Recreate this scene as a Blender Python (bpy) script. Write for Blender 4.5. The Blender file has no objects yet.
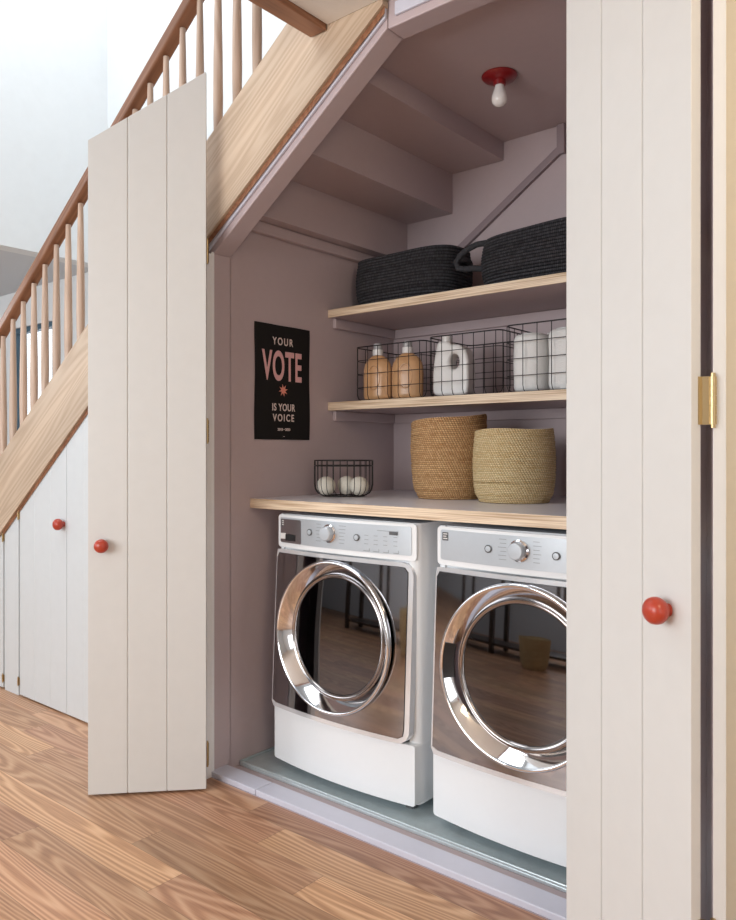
import bpy, bmesh, math, random
from math import sin, cos, pi, radians, sqrt, atan2
from mathutils import Vector, Matrix

S = bpy.context.scene
C = S.collection

# ------------------------------------------------------------------ camera
YAW = math.atan(928 / 770.0)
cd = bpy.data.cameras.new('camera'); cam = bpy.data.objects.new('camera', cd); C.objects.link(cam)
cam.location = (0, 0, 1.25)
cam.rotation_euler = (pi/2, 0, math.atan2(cos(YAW), sin(YAW)))
cd.sensor_fit = 'VERTICAL'; cd.sensor_height = 36.0
cd.lens = 36.0 * 770 / 920
cd.shift_y = -8 / 920.0
cd.clip_start = 0.05
S.camera = cam

# ------------------------------------------------------------------ light and exposure
S.view_settings.view_transform = 'Standard'
S.view_settings.look = 'None'
S.view_settings.gamma = 1.0
S.view_settings.use_curve_mapping = False
S.view_settings.exposure = 0.0

w = bpy.data.worlds.new('daylight'); S.world = w; w.use_nodes = True
bg = w.node_tree.nodes['Background']
bg.inputs[0].default_value = (0.86, 0.93, 1.0, 1); bg.inputs[1].default_value = 2.6

def area(name, loc, target, sx, sy, power, col):
    l = bpy.data.lights.new(name, 'AREA'); l.shape = 'RECTANGLE'; l.size = sx; l.size_y = sy
    l.energy = power; l.color = col
    o = bpy.data.objects.new(name, l); C.objects.link(o); o.location = loc
    d = Vector(target) - Vector(loc)
    o.rotation_euler = d.to_track_quat('-Z', 'Y').to_euler()
    return o
area('skylight', (-3.3, 0.6, 5.3), (-3.3, 0.9, 0), 2.6, 3.2, 96, (0.92, 0.965, 1.0))
area('garden_window_light', (-1.9, -2.65, 1.6), (-1.6, 2, 1.1), 2.6, 1.7, 118, (0.95, 0.98, 1.0))
area('side_window_light', (-4.8, -1.4, 1.7), (-1.0, 1.8, 1.0), 2.0, 1.6, 40, (0.86, 0.93, 1.0))
area('stair_window_light', (-4.2, 2.5, 5.2), (-3.6, 2.6, 2.0), 1.6, 0.9, 20, (0.97, 0.98, 1.0))
area('far_hall_light', (-6.9, 0.9, 2.45), (-6.2, 2.6, 0.8), 1.6, 1.6, 40, (0.93, 0.97, 1.0))
area('right_fill_light', (2.05, -0.6, 1.45), (-.8, 1.8, 1.1), 1.2, 1.5, 16, (0.96, 0.98, 1.0))  # added fill from the right to brighten door edges and machine sides
area('hall_lamp_light', (0.75, 0.5, 2.5), (-.2, 1.9, 1.9), 0.5, 0.5, 12, (1.0, 0.80, 0.55))

# ------------------------------------------------------------------ helpers
def tag(o, label=None, cat=None, group=None, kind=None):
    if label: o['label'] = label
    if cat: o['category'] = cat
    if group: o['group'] = group
    if kind: o['kind'] = kind
    return o

def thing(name, label, cat, loc=(0,0,0), rz=0.0, group=None, rot=None):
    o = bpy.data.objects.new(name, None); C.objects.link(o)
    o.empty_display_size = 0.05
    o.location = loc; o.rotation_euler = rot if rot else (0, 0, rz)
    return tag(o, label, cat, group)

def children(o): return [c for c in bpy.data.objects if c.parent == o]
def copy_tree(o, parent=None):
    kids = children(o)
    c = o.copy(); C.objects.link(c); c.parent = parent
    for k in kids: copy_tree(k, c)
    return c

class MB:
    def __init__(s): s.v = []; s.f = []; s.mi = []; s.uv = {}
    def add(s, vs, fs, mi=0, uvs=None):
        b = len(s.v); s.v += [tuple(p) for p in vs]
        for i, f in enumerate(fs):
            if uvs: s.uv[len(s.f)] = uvs[i]
            s.f.append([b + k for k in f]); s.mi.append(mi)
        return s
    def box(s, x0, x1, y0, y1, z0, z1, mi=0):
        vs = [(x,y,z) for x in (x0,x1) for y in (y0,y1) for z in (z0,z1)]
        return s.add(vs, [(0,1,3,2),(4,6,7,5),(0,4,5,1),(2,3,7,6),(0,2,6,4),(1,5,7,3)], mi)
    def prism_xz(s, pts, y0, y1, mi=0):      # polygon in x,z extruded along y
        n = len(pts); a = sum(pts[i][0]*pts[(i+1)%n][1]-pts[(i+1)%n][0]*pts[i][1] for i in range(n))
        if a < 0: pts = pts[::-1]
        vs = [(x,y0,z) for x,z in pts] + [(x,y1,z) for x,z in pts]
        fs = [tuple(range(n)), tuple(range(2*n-1, n-1, -1))]
        fs += [(i, i+n, (i+1)%n+n, (i+1)%n) for i in range(n)]
        return s.add(vs, fs, mi)
    def prism_xy(s, pts, z0, z1, mi=0):
        n = len(pts); a = sum(pts[i][0]*pts[(i+1)%n][1]-pts[(i+1)%n][0]*pts[i][1] for i in range(n))
        if a < 0: pts = pts[::-1]
        h1 = z1 if callable(z1) else (lambda x, y: z1)
        vs = [(x,y,z0) for x,y in pts] + [(x,y,h1(x,y)) for x,y in pts]
        fs = [tuple(range(n-1,-1,-1)), tuple(range(n, 2*n))]
        fs += [(i, (i+1)%n, (i+1)%n+n, i+n) for i in range(n)]
        return s.add(vs, fs, mi)
    def rings(s, rings, closed_u=True, cap0=False, cap1=False, mi=0, uv=None):
        n = len(rings[0]); vs = [p for r in rings for p in r]; fs = []; uvs = []
        m = n if closed_u else n-1
        for j in range(len(rings)-1):
            for i in range(m):
                fs.append((j*n+i, j*n+(i+1)%n, (j+1)*n+(i+1)%n, (j+1)*n+i))
                if uv: uvs.append([(i/n*uv[0], j*uv[1]), ((i+1)/n*uv[0], j*uv[1]), ((i+1)/n*uv[0], (j+1)*uv[1]), (i/n*uv[0], (j+1)*uv[1])])
        if cap0: fs.append(tuple(range(n-1,-1,-1))); uvs.append([(0,0)]*n)
        if cap1: fs.append(tuple(range((len(rings)-1)*n, len(rings)*n))); uvs.append([(0,0)]*n)
        return s.add(vs, fs, mi, uvs if uv else None)
    def lathe(s, prof, seg=32, c=(0,0,0), sx=1, sy=1, cap0=True, cap1=True, mi=0, axis='z', uv=None):
        R = []
        for r, h in prof:
            ring = []
            for i in range(seg):
                a = 2*pi*i/seg; x, y = r*cos(a)*sx, r*sin(a)*sy
                if axis == 'z': p = (c[0]+x, c[1]+y, c[2]+h)
                elif axis == 'y': p = (c[0]+x, c[1]+h, c[2]-y)   # h along +y
                else: p = (c[0]+h, c[1]+x, c[2]+y)
                ring.append(p)
            R.append(ring)
        return s.rings(R, True, cap0, cap1, mi, uv)
    def tube(s, path, r, seg=6, closed=False, mi=0):
        P = [Vector(p) for p in path]; n = len(P); R = []
        up = Vector((0,0,1)); prev = None
        for i in range(n):
            if closed: t = P[(i+1)%n] - P[(i-1)%n]
            else: t = P[min(i+1,n-1)] - P[max(i-1,0)]
            if t.length < 1e-9: t = Vector((0,0,1))
            t.normalize()
            if prev is None:
                a = up if abs(t.dot(up)) < .9 else Vector((1,0,0))
                nrm = (a - t*a.dot(t)).normalized()
            else:
                nrm = prev - t*prev.dot(t)
                nrm = nrm.normalized() if nrm.length > 1e-6 else Vector((1,0,0))
            prev = nrm; b = t.cross(nrm)
            rr = r(i/(n-1)) if callable(r) else r
            R.append([tuple(P[i] + nrm*cos(2*pi*k/seg)*rr + b*sin(2*pi*k/seg)*rr) for k in range(seg)])
        if closed: R.append(R[0]); return s.rings(R, True, False, False, mi)
        return s.rings(R, True, True, True, mi)
    def sphere(s, c, r, seg=20, mi=0, sq=(1,1,1)):
        R = []
        for j in range(1, seg//2):
            a = pi*j/(seg//2)
            R.append([(c[0]+r*sq[0]*sin(a)*cos(2*pi*i/seg), c[1]+r*sq[1]*sin(a)*sin(2*pi*i/seg), c[2]-r*sq[2]*cos(a)) for i in range(seg)])
        return s.rings(R, True, True, True, mi)
    def build(s, name, mat, parent=None, bevel=0, smooth=None, loc=None, seg=2):
        me = bpy.data.meshes.new(name); me.from_pydata(s.v, [], s.f)
        mats = mat if isinstance(mat, (list, tuple)) else [mat]
        for m in mats: me.materials.append(m)
        for p, k in zip(me.polygons, s.mi): p.material_index = k
        if s.uv:
            ul = me.uv_layers.new(name='UVMap')
            for fi, co in s.uv.items():
                p = me.polygons[fi]
                for li, uvc in zip(p.loop_indices, co): ul.data[li].uv = uvc
        bm = bmesh.new(); bm.from_mesh(me)
        if not s.uv: bmesh.ops.remove_doubles(bm, verts=bm.verts, dist=1e-6)
        bmesh.ops.recalc_face_normals(bm, faces=bm.faces)
        bm.to_mesh(me); bm.free()
        if smooth is not None:
            for p in me.polygons: p.use_smooth = True
            me.set_sharp_from_angle(angle=radians(smooth))
        o = bpy.data.objects.new(name, me); C.objects.link(o)
        if parent: o.parent = parent
        if loc: o.location = loc
        if bevel:
            b = o.modifiers.new('bevel', 'BEVEL'); b.width = bevel; b.segments = seg
            b.limit_method = 'ANGLE'; b.angle_limit = radians(40)
        return o

def struct(name, mb, mat, **k):
    o = mb.build(name, mat, **k)
    if not o.parent: o['kind'] = 'structure'
    return o

# ------------------------------------------------------------------ materials
def newmat(name):
    m = bpy.data.materials.new(name); m.use_nodes = True
    return m, m.node_tree, m.node_tree.nodes['Principled BSDF']
def N(nt, t, **k):
    n = nt.nodes.new(t)
    for a, b in k.items(): setattr(n, a, b)
    return n
def math_(nt, op, a, b=None):
    n = nt.nodes.new('ShaderNodeMath'); n.operation = op
    for i, x in enumerate((a, b)):
        if x is None: continue
        if isinstance(x, (int, float)): n.inputs[i].default_value = x
        else: nt.links.new(x, n.inputs[i])
    return n.outputs[0]

def paint(name, col, rough=.45, bump=.02, scale=60, var=.03, spec=.5, metallic=0):
    m, nt, p = newmat(name)
    p.inputs['Roughness'].default_value = rough; p.inputs['Metallic'].default_value = metallic
    p.inputs['Specular IOR Level'].default_value = spec
    tc = N(nt, 'ShaderNodeTexCoord'); no = N(nt, 'ShaderNodeTexNoise'); no.inputs['Scale'].default_value = scale
    no.inputs['Detail'].default_value = 3
    nt.links.new(tc.outputs['Object'], no.inputs['Vector'])
    mx = N(nt, 'ShaderNodeMix', data_type='RGBA'); mx.inputs[6].default_value = (*[c*(1-var) for c in col], 1); mx.inputs[7].default_value = (*[min(1,c*(1+var)) for c in col], 1)
    nt.links.new(no.outputs['Fac'], mx.inputs[0]); nt.links.new(mx.outputs[2], p.inputs['Base Color'])
    if bump:
        b = N(nt, 'ShaderNodeBump'); b.inputs['Strength'].default_value = bump; b.inputs['Distance'].default_value = .01
        nt.links.new(no.outputs['Fac'], b.inputs['Height']); nt.links.new(b.outputs[0], p.inputs['Normal'])
    return m

def wood(name, cols, rot=(0,0,0), plank=None, gscale=1.0, rough=.4, contrast=1.0, var=1.0, bump=.05, rings=95.0):
    """long axis = x after rot; cols: dark grain, mid, light; plank=(length,width)"""
    m, nt, p = newmat(name); L = nt.links
    p.inputs['Roughness'].default_value = rough
    tc = N(nt, 'ShaderNodeTexCoord'); mp = N(nt, 'ShaderNodeMapping'); mp.inputs['Rotation'].default_value = rot
    L.new(tc.outputs['Object'], mp.inputs['Vector'])
    sp = N(nt, 'ShaderNodeSeparateXYZ'); L.new(mp.outputs[0], sp.inputs[0])
    x, y, z = sp.outputs
    seam = None
    if plank:
        pl, pw = plank
        ys = math_(nt, 'DIVIDE', y, pw); row = math_(nt, 'FLOOR', ys)
        wn = N(nt, 'ShaderNodeTexWhiteNoise', noise_dimensions='1D'); L.new(row, wn.inputs['W'])
        xs = math_(nt, 'ADD', math_(nt, 'DIVIDE', x, pl), math_(nt, 'MULTIPLY', wn.outputs['Value'], 9.0))
        col = math_(nt, 'FLOOR', xs)
        cb = N(nt, 'ShaderNodeCombineXYZ'); L.new(row, cb.inputs[0]); L.new(col, cb.inputs[1])
        w2 = N(nt, 'ShaderNodeTexWhiteNoise', noise_dimensions='2D'); L.new(cb.outputs[0], w2.inputs['Vector'])
        rnd = w2.outputs['Value']
        fy = math_(nt, 'FRACT', ys); ey = math_(nt, 'MULTIPLY', math_(nt, 'MINIMUM', fy, math_(nt, 'SUBTRACT', 1.0, fy)), pw)
        fx = math_(nt, 'FRACT', xs); ex = math_(nt, 'MULTIPLY', math_(nt, 'MINIMUM', fx, math_(nt, 'SUBTRACT', 1.0, fx)), pl)
        seam = math_(nt, 'LESS_THAN', math_(nt, 'MINIMUM', ex, ey), 0.0009)
    else:
        rnd = None
    cb = N(nt, 'ShaderNodeCombineXYZ')
    L.new(math_(nt, 'MULTIPLY', x, 0.55*gscale), cb.inputs[0]); L.new(math_(nt, 'MULTIPLY', y, 6.5*gscale), cb.inputs[1])
    zz = math_(nt, 'MULTIPLY', z, 6.5*gscale)
    if rnd: zz = math_(nt, 'ADD', zz, math_(nt, 'MULTIPLY', rnd, 37.0))
    L.new(zz, cb.inputs[2])
    n1 = N(nt, 'ShaderNodeTexNoise'); n1.inputs['Scale'].default_value = 1.0; n1.inputs['Detail'].default_value = 1.5; n1.inputs['Roughness'].default_value = .4
    L.new(cb.outputs[0], n1.inputs['Vector'])
    ring = math_(nt, 'SINE', math_(nt, 'MULTIPLY', n1.outputs['Fac'], rings))
    ring = math_(nt, 'POWER', math_(nt, 'MULTIPLY', math_(nt, 'ADD', ring, 1.0), .5), 1.6)
    cb2 = N(nt, 'ShaderNodeCombineXYZ')
    L.new(math_(nt, 'MULTIPLY', x, 5.0), cb2.inputs[0]); L.new(math_(nt, 'MULTIPLY', y, 170.0), cb2.inputs[1]); L.new(math_(nt, 'MULTIPLY', z, 170.0), cb2.inputs[2])
    n2 = N(nt, 'ShaderNodeTexNoise'); n2.inputs['Scale'].default_value = 1.0; n2.inputs['Detail'].default_value = 2; L.new(cb2.outputs[0], n2.inputs['Vector'])
    g = math_(nt, 'ADD', math_(nt, 'MULTIPLY', ring, .45*contrast), math_(nt, 'MULTIPLY', n2.outputs['Fac'], .55*contrast))
    g = math_(nt, 'ADD', g, .5 - .5*contrast)
    cr = N(nt, 'ShaderNodeValToRGB'); L.new(g, cr.inputs[0])
    e = cr.color_ramp.elements; e[0].position = .12; e[0].color = (*cols[0], 1); e[1].position = .85; e[1].color = (*cols[2], 1)
    m_ = e.new(.45); m_.color = (*cols[1], 1)
    out = cr.outputs[0]
    # broad tone: per plank plus slow drift
    n3 = N(nt, 'ShaderNodeTexNoise'); n3.inputs['Scale'].default_value = 1.0; L.new(cb.outputs[0], n3.inputs['Vector']); n3.inputs['Detail'].default_value = 0
    hs = N(nt, 'ShaderNodeHueSaturation'); L.new(out, hs.inputs['Color'])
    base = math_(nt, 'ADD', .82, math_(nt, 'MULTIPLY', n3.outputs['Fac'], .36))
    if rnd: base = math_(nt, 'ADD', math_(nt, 'ADD', base, -.20*var), math_(nt, 'MULTIPLY', rnd, .42*var))
    L.new(base, hs.inputs['Value'])
    if rnd: L.new(math_(nt, 'ADD', .488, math_(nt, 'MULTIPLY', w2.outputs['Color'], .016*var)), hs.inputs['Hue'])
    out = hs.outputs[0]
    if seam:
        mx = N(nt, 'ShaderNodeMix', data_type='RGBA'); L.new(math_(nt, 'MULTIPLY', seam, .6), mx.inputs[0]); L.new(out, mx.inputs[6]); mx.inputs[7].default_value = (.09, .045, .02, 1)
        out = mx.outputs[2]
    L.new(out, p.inputs['Base Color'])
    b = N(nt, 'ShaderNodeBump'); b.inputs['Strength'].default_value = bump; b.inputs['Distance'].default_value = .004
    L.new(g, b.inputs['Height']); L.new(b.outputs[0], p.inputs['Normal'])
    return m

def metal(name, col, rough=.15):
    m, nt, p = newmat(name)
    p.inputs['Base Color'].default_value = (*col, 1); p.inputs['Metallic'].default_value = 1; p.inputs['Roughness'].default_value = rough
    no = N(nt, 'ShaderNodeTexNoise'); no.inputs['Scale'].default_value = 25
    mr = N(nt, 'ShaderNodeMapRange'); mr.inputs[3].default_value = rough*.85; mr.inputs[4].default_value = rough*1.15
    nt.links.new(no.outputs['Fac'], mr.inputs[0]); nt.links.new(mr.outputs[0], p.inputs['Roughness'])
    return m

M_floor = wood('floor_oak', [(.25,.115,.058), (.48,.265,.145), (.63,.40,.245)], plank=(1.55, .128), rough=.38, contrast=.85, rings=170, var=1.25)
SL = math.atan(.69)
M_stringer = wood('stringer_oak', [(.37,.25,.165), (.54,.405,.29), (.64,.51,.385)], rot=(0, SL, 0), rough=.45, contrast=.6, gscale=1.1)
M_tread = wood('tread_oak', [(.36,.20,.10), (.60,.40,.235), (.74,.55,.36)], rot=(0,0,pi/2), rough=.45, contrast=.7)
M_rail = wood('rail_oak', [(.15,.06,.03), (.26,.115,.06), (.35,.17,.095)], rot=(0, SL, 0), rough=.35, contrast=.7)
M_bal = wood('baluster_ash', [(.42,.28,.20), (.58,.42,.32), (.68,.52,.41)], rot=(0, pi/2, 0), rough=.45, contrast=.6)
M_fascia = wood('fascia_oak', [(.15,.06,.03), (.26,.115,.06), (.35,.17,.095)], rot=(0,0,pi/2), rough=.35, contrast=.7)
M_white = paint('white_wall', (.73,.76,.775), rough=.7, scale=15)
M_ceil = paint('ceiling_paint', (.78,.74,.68), rough=.75)
M_warmlit = paint('warm_lit_wall', (.93,.86,.73), rough=.7)  # yellow in this colour stands in for warm light on the wall
M_mauve = paint('mauve_paint', (.505,.41,.42), rough=.5, scale=35, bump=.05)
M_mauve_lit = paint('mauve_lit', (.60,.60,.69), rough=.4, scale=35, bump=.06)  # mauve made paler and bluer; cool light on sill and lintel painted in
M_door = paint('door_paint', (.655,.645,.625), rough=.38, scale=20)
M_cup = paint('cupboard_paint', (.66,.685,.695), rough=.38, scale=20)
M_red = paint('red_lacquer', (.43,.05,.024), rough=.28, bump=0)
M_red2 = paint('red_enamel', (.24,.010,.012), rough=.3, bump=0)
M_brass = metal('brass', (.50,.37,.20), .35)
M_wh_app = paint('white_enamel', (.84,.86,.88), rough=.18, bump=0, var=.01)
M_chrome = metal('chrome', (.82,.82,.84), .07)
M_mirror = metal('mirrored_door', (.34,.335,.35), .05)
M_glassd = metal('dark_glass', (.13,.125,.13), .03)
M_silver = paint('silver_panel', (.56,.60,.64), rough=.28, bump=0, metallic=.35)
M_dgrey = paint('dark_grey_plastic', (.10,.105,.11), rough=.3, bump=0)
M_mark = paint('grey_print', (.28,.30,.32), rough=.5, bump=0)
M_black = paint('black_wire', (.014,.012,.012), rough=.4, bump=0)
M_pan = paint('galvanised_pan', (.62,.70,.72), rough=.3, metallic=.5, scale=40, var=.12)
M_top = paint('counter_paint', (.80,.79,.84), rough=.28, scale=25)
M_bulb = paint('opal_glass', (.86,.84,.82), rough=.15, bump=0)
M_cream_k = paint('white_wool', (.76,.72,.63), rough=.95, bump=.6, scale=160, var=.12)
M_amber = paint('amber_plastic', (.60,.34,.17), rough=.3, bump=0, var=.05)
M_wplast = paint('white_plastic', (.78,.76,.74), rough=.3, bump=0)
M_cap = paint('grey_cap', (.42,.42,.43), rough=.25, bump=0)
M_poster = paint('poster_black', (.013,.012,.012), rough=.75, bump=.05, scale=120, spec=.2)
M_pink = paint('poster_pink', (.74,.42,.42), rough=.7, bump=0)
M_coral = paint('poster_coral', (.80,.30,.22), rough=.7, bump=0)
M_cremetxt = paint('poster_cream', (.74,.62,.58), rough=.7, bump=0)
M_darkwood = wood('dark_walnut', [(.02,.012,.01), (.045,.028,.02), (.07,.045,.03)], rough=.35)
M_leaf = paint('leaf', (.05,.10,.03), rough=.5, var=.3)
M_pot = paint('terracotta', (.42,.30,.10), rough=.6)
M_bluewall = paint('pale_blue_wall', (.66,.72,.78), rough=.7)
M_frame = paint('slate_window_frame', (.05,.11,.16), rough=.4, bump=0)

def ply(name):
    m, nt, p = newmat(name); L = nt.links
    p.inputs['Roughness'].default_value = .5
    tc = N(nt, 'ShaderNodeTexCoord'); sp = N(nt, 'ShaderNodeSeparateXYZ'); L.new(tc.outputs['Object'], sp.inputs[0])
    cb = N(nt, 'ShaderNodeCombineXYZ'); L.new(math_(nt,'MULTIPLY',sp.outputs[0], 3.0), cb.inputs[0]); L.new(math_(nt,'MULTIPLY',sp.outputs[1], 3.0), cb.inputs[1]); L.new(math_(nt,'MULTIPLY',sp.outputs[2], 190.0), cb.inputs[2])
    no = N(nt, 'ShaderNodeTexNoise'); no.inputs['Scale'].default_value = 1; L.new(cb.outputs[0], no.inputs['Vector'])
    cr = N(nt, 'ShaderNodeValToRGB'); L.new(no.outputs['Fac'], cr.inputs[0]); e = cr.color_ramp.elements
    e[0].position = .35; e[0].color = (.50,.34,.21,1); e[1].position = .6; e[1].color = (.82,.67,.50,1)
    L.new(cr.outputs[0], p.inputs['Base Color']); return m
M_ply = ply('plywood_edge')

def weave(name, c0, c1, c2, bump=.8, rnd=False):
    """basket weave in the UV grid of a lathed body"""
    m, nt, p = newmat(name); L = nt.links
    p.inputs['Roughness'].default_value = .85; p.inputs['Specular IOR Level'].default_value = .2
    uv = N(nt, 'ShaderNodeUVMap'); sp = N(nt, 'ShaderNodeSeparateXYZ'); L.new(uv.outputs[0], sp.inputs[0])
    u, v = sp.outputs[0], sp.outputs[1]
    row = math_(nt, 'FLOOR', v)
    # strands: each row shifted by a third of a strand, so the knots run as diagonals
    wr0 = N(nt, 'ShaderNodeTexWhiteNoise', noise_dimensions='1D'); L.new(row, wr0.inputs['W'])
    us = math_(nt, 'ADD', u, math_(nt, 'MULTIPLY', wr0.outputs['Value'], 9.0) if rnd else math_(nt, 'MULTIPLY', row, .34))
    a = math_(nt, 'ABSOLUTE', math_(nt, 'SINE', math_(nt, 'MULTIPLY', us, pi)))
    b = math_(nt, 'ABSOLUTE', math_(nt, 'SINE', math_(nt, 'MULTIPLY', v, pi)))
    h = math_(nt, 'MULTIPLY', math_(nt, 'POWER', a, .6), math_(nt, 'POWER', b, .6))
    cell = N(nt, 'ShaderNodeCombineXYZ'); L.new(math_(nt,'FLOOR',us), cell.inputs[0]); L.new(row, cell.inputs[1])
    wn = N(nt, 'ShaderNodeTexWhiteNoise', noise_dimensions='2D'); L.new(cell.outputs[0], wn.inputs['Vector'])
    wr = N(nt, 'ShaderNodeTexWhiteNoise', noise_dimensions='1D'); L.new(row, wr.inputs['W'])
    tone = math_(nt, 'ADD', math_(nt, 'MULTIPLY', wn.outputs['Value'], .6), math_(nt, 'MULTIPLY', wr.outputs['Value'], .4))
    mx = N(nt, 'ShaderNodeMix', data_type='RGBA'); L.new(tone, mx.inputs[0]); mx.inputs[6].default_value = (*c1,1); mx.inputs[7].default_value = (*c2,1)
    m2 = N(nt, 'ShaderNodeMix', data_type='RGBA'); L.new(math_(nt,'MINIMUM',math_(nt,'MULTIPLY',h,1.7),1.0), m2.inputs[0]); m2.inputs[6].default_value = (*c0,1); L.new(mx.outputs[2], m2.inputs[7])
    L.new(m2.outputs[2], p.inputs['Base Color'])
    bp = N(nt, 'ShaderNodeBump'); bp.inputs['Strength'].default_value = bump; bp.inputs['Distance'].default_value = .008
    L.new(h, bp.inputs['Height']); L.new(bp.outputs[0], p.inputs['Normal'])
    return m
M_weave_tan = weave('tan_grass_weave', (.20,.085,.033), (.56,.30,.13), (.86,.56,.29))
M_weave_straw = weave('straw_grass_weave', (.31,.18,.07), (.78,.55,.27), (.99,.82,.50))
M_rope = weave('black_rope_coil', (.006,.006,.007), (.040,.040,.046), (.10,.10,.112), rnd=True)
M_towel = paint('white_waffle_towel', (.80,.79,.77), rough=.95, bump=.5, scale=220, var=.06)

# ------------------------------------------------------------------ fixed dimensions
YW = 1.912          # face of the stair wall
XL, XR, YB = -2.36, -.56, 3.045      # closet
ZC = 2.668          # room ceiling
def low(x):         # lower edge of the stringer
    P = [(-5.3,-.08), (-4.074,.829), (-3.221,1.461), (-2.363,2.079), (-1.503,2.652), (-.9,3.054)]
    for (a,b),(c,d) in zip(P, P[1:]):
        if x <= c: return b + (d-b)*(x-a)/(c-a)
    return P[-1][1]
def upp(x):
    P = [(-5.3,.31), (-4.074,1.229), (-3.221,1.832), (-2.363,2.451), (-1.936,2.738), (-1.5,3.03)]
    for (a,b),(c,d) in zip(P, P[1:]):
        if x <= c: return b + (d-b)*(x-a)/(c-a)
    return P[-1][1]

# ------------------------------------------------------------------ room shell
struct('floor', MB().box(-9, 2.2, -2.8, 1.89, -.06, 0), M_floor)
struct('floor_closet', MB().box(XL-.1, XR+.1, 1.89, YB+.015, -.06, 0), M_mauve)
struct('floor_hall', MB().box(-9, XL-.1, 1.89, 3.06, -.06, 0), M_floor)
struct('wall_stair_back', MB().box(-9, 2.2, 3.06, 3.2, 2.66, 5.6).box(-5.75, 2.2, 3.06, 3.2, 0, 2.66).box(-9, -6.42, 3.06, 3.2, 0, 2.66)
       .box(-6.42, -5.75, 3.06, 3.2, 0, .75).box(-6.42, -5.75, 3.06, 3.2, 2.28, 2.66), M_white)
struct('wall_upper_left', MB().box(-5.1, -4.97, -2.8, 3.06, 2.58, 5.6), M_white)
struct('ceiling_hall', MB().box(-9, -5.1, -2.8, 3.06, 2.58, 2.66), paint('hall_ceiling', (.60,.64,.68), rough=.8))
struct('wall_far_left', MB().box(-9.1, -9, -2.8, 3.2, 0, 2.7), M_white)
struct('wall_back', MB().box(-9, 2.2, -2.9, -2.8, 0, 5.6), M_bluewall)
struct('wall_right', MB().box(2.2, 2.3, -2.8, 3.2, 0, 5.6), M_white)
struct('ceiling', MB().box(-1.735, 2.2, -2.8, 1.88, ZC, ZC+.3), M_ceil)
struct('ceiling_top', MB().box(-5.1, 2.2, -2.9, 3.2, 5.6, 5.7), M_white)
struct('wall_front_right', MB().box(XR+.035, 2.2, YW, YW+.12, 0, ZC+.3), M_warmlit)
struct('wall_above_closet', MB().prism_xz([(-1.44,2.70), (XR+.035,2.70), (XR+.035,5.6), (-.9,5.6), (-.9,3.08)], YW+.02, YW+.1), M_white)
# stair wall left of the opening, below the stringer
struct('wall_front_left', MB().prism_xz([(-4.9,0.0), (-4.9,low(-4.9)+.05), (-3.221,1.49), (-2.47,low(-2.47)+.03), (-2.47,0.0)], YW+.005, YW+.05), M_cup)
# window in the hall wall
wf = MB()
for a in ((-6.42,-6.38,.75,2.28), (-5.79,-5.75,.75,2.28), (-6.38,-5.79,.75,.79), (-6.38,-5.79,2.24,2.28)): wf.box(a[0],a[1],3.08,3.15,a[2],a[3])
win = struct('window_1', wf, M_frame)
m, nt, p = newmat('pane_glass'); p.inputs['Transmission Weight'].default_value = 1; p.inputs['Roughness'].default_value = 0; p.inputs['IOR'].default_value = 1.45
M_pane = m
MB().box(-6.38, -5.79, 3.112, 3.118, .79, 2.24).build('pane', M_pane, win)

# closet shell (painted mauve)
struct('wall_closet_left', MB().box(XL-.09, XL, YW+.08, YB, 0, 2.34), M_mauve)
struct('wall_closet_back', MB().box(XL-.09, XR+.1, YB, YB+.014, 0, 2.75), M_mauve)
struct('wall_closet_right', MB().box(XR, XR+.03, YW+.08, YB, 0, 2.70), M_mauve)
# underside of the stairs: risers and treads from below
st = [(-2.455,2.189), (-2.274,2.189), (-2.274,2.371), (-2.009,2.371), (-2.009,2.557), (-1.737,2.557), (-1.737,2.639), (XR+.03,2.639)]
top = [(XR+.03,2.668), (-1.765,2.668), (-1.765,2.586), (-2.036,2.586), (-2.036,2.40), (-2.301,2.40), (-2.301,2.218), (-2.455,2.218)]
struct('ceiling_closet', MB().prism_xz(st + top, YW+.05, YB-.001), M_mauve)
# ledge under the lowest step on the left wall
struct('trim_1', MB().box(XL, XL+.03, 2.02, YB-.001, 2.142, 2.188), M_mauve, bevel=.004)
# diagonal board and short upright on the back wall
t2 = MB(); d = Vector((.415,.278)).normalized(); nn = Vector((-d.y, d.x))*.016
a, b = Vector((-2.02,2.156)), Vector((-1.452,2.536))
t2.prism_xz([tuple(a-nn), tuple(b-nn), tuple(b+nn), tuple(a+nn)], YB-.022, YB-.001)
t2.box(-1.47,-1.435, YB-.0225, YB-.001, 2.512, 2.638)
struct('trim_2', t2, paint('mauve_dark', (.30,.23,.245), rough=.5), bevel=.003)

# door frame: left jamb, sloping lintel, header, right jamb
struct('trim_3', MB().prism_xz([(XL-.10,0), (XL,0), (XL,2.018), (XL-.10,1.951)], YW-.004, YW+.085), M_mauve, bevel=.003)
struct('trim_15', MB().box(-2.372, -2.352, 1.862, YW-.0175, 0, 2.012), paint('stop_white', (.84,.83,.82), rough=.4), bevel=.001)
struct('trim_14', MB().prism_xz([(-2.466,0), (-2.352,0), (-2.352,2.02), (-2.466,1.944)], YW-.017, YW-.005), paint('casing_white', (.86,.85,.85), rough=.4), bevel=.001)
struct('trim_4', MB().box(XR, XR+.035, YW-.006, YW+.085, 0, 2.64), M_door, bevel=.003)
def beam(o0, o1, y0, y1, x0=-2.458, x1=-1.508):
    f = lambda x: 2.023 + .671*(x+2.355)
    mb = MB(); mb.prism_xz([(x0, f(x0)+o0), (x1, f(x1)+o0), (x1, f(x1)+o1), (x0, f(x0)+o1)], y0, y1); return mb
bm_ = beam(0, .085, YW, YW+.085)
struct('trim_5', bm_, M_mauve, bevel=.004)
struct('trim_6', beam(.028, .075, YW-.012, YW-.0005), M_mauve_lit, bevel=.003)
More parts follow.
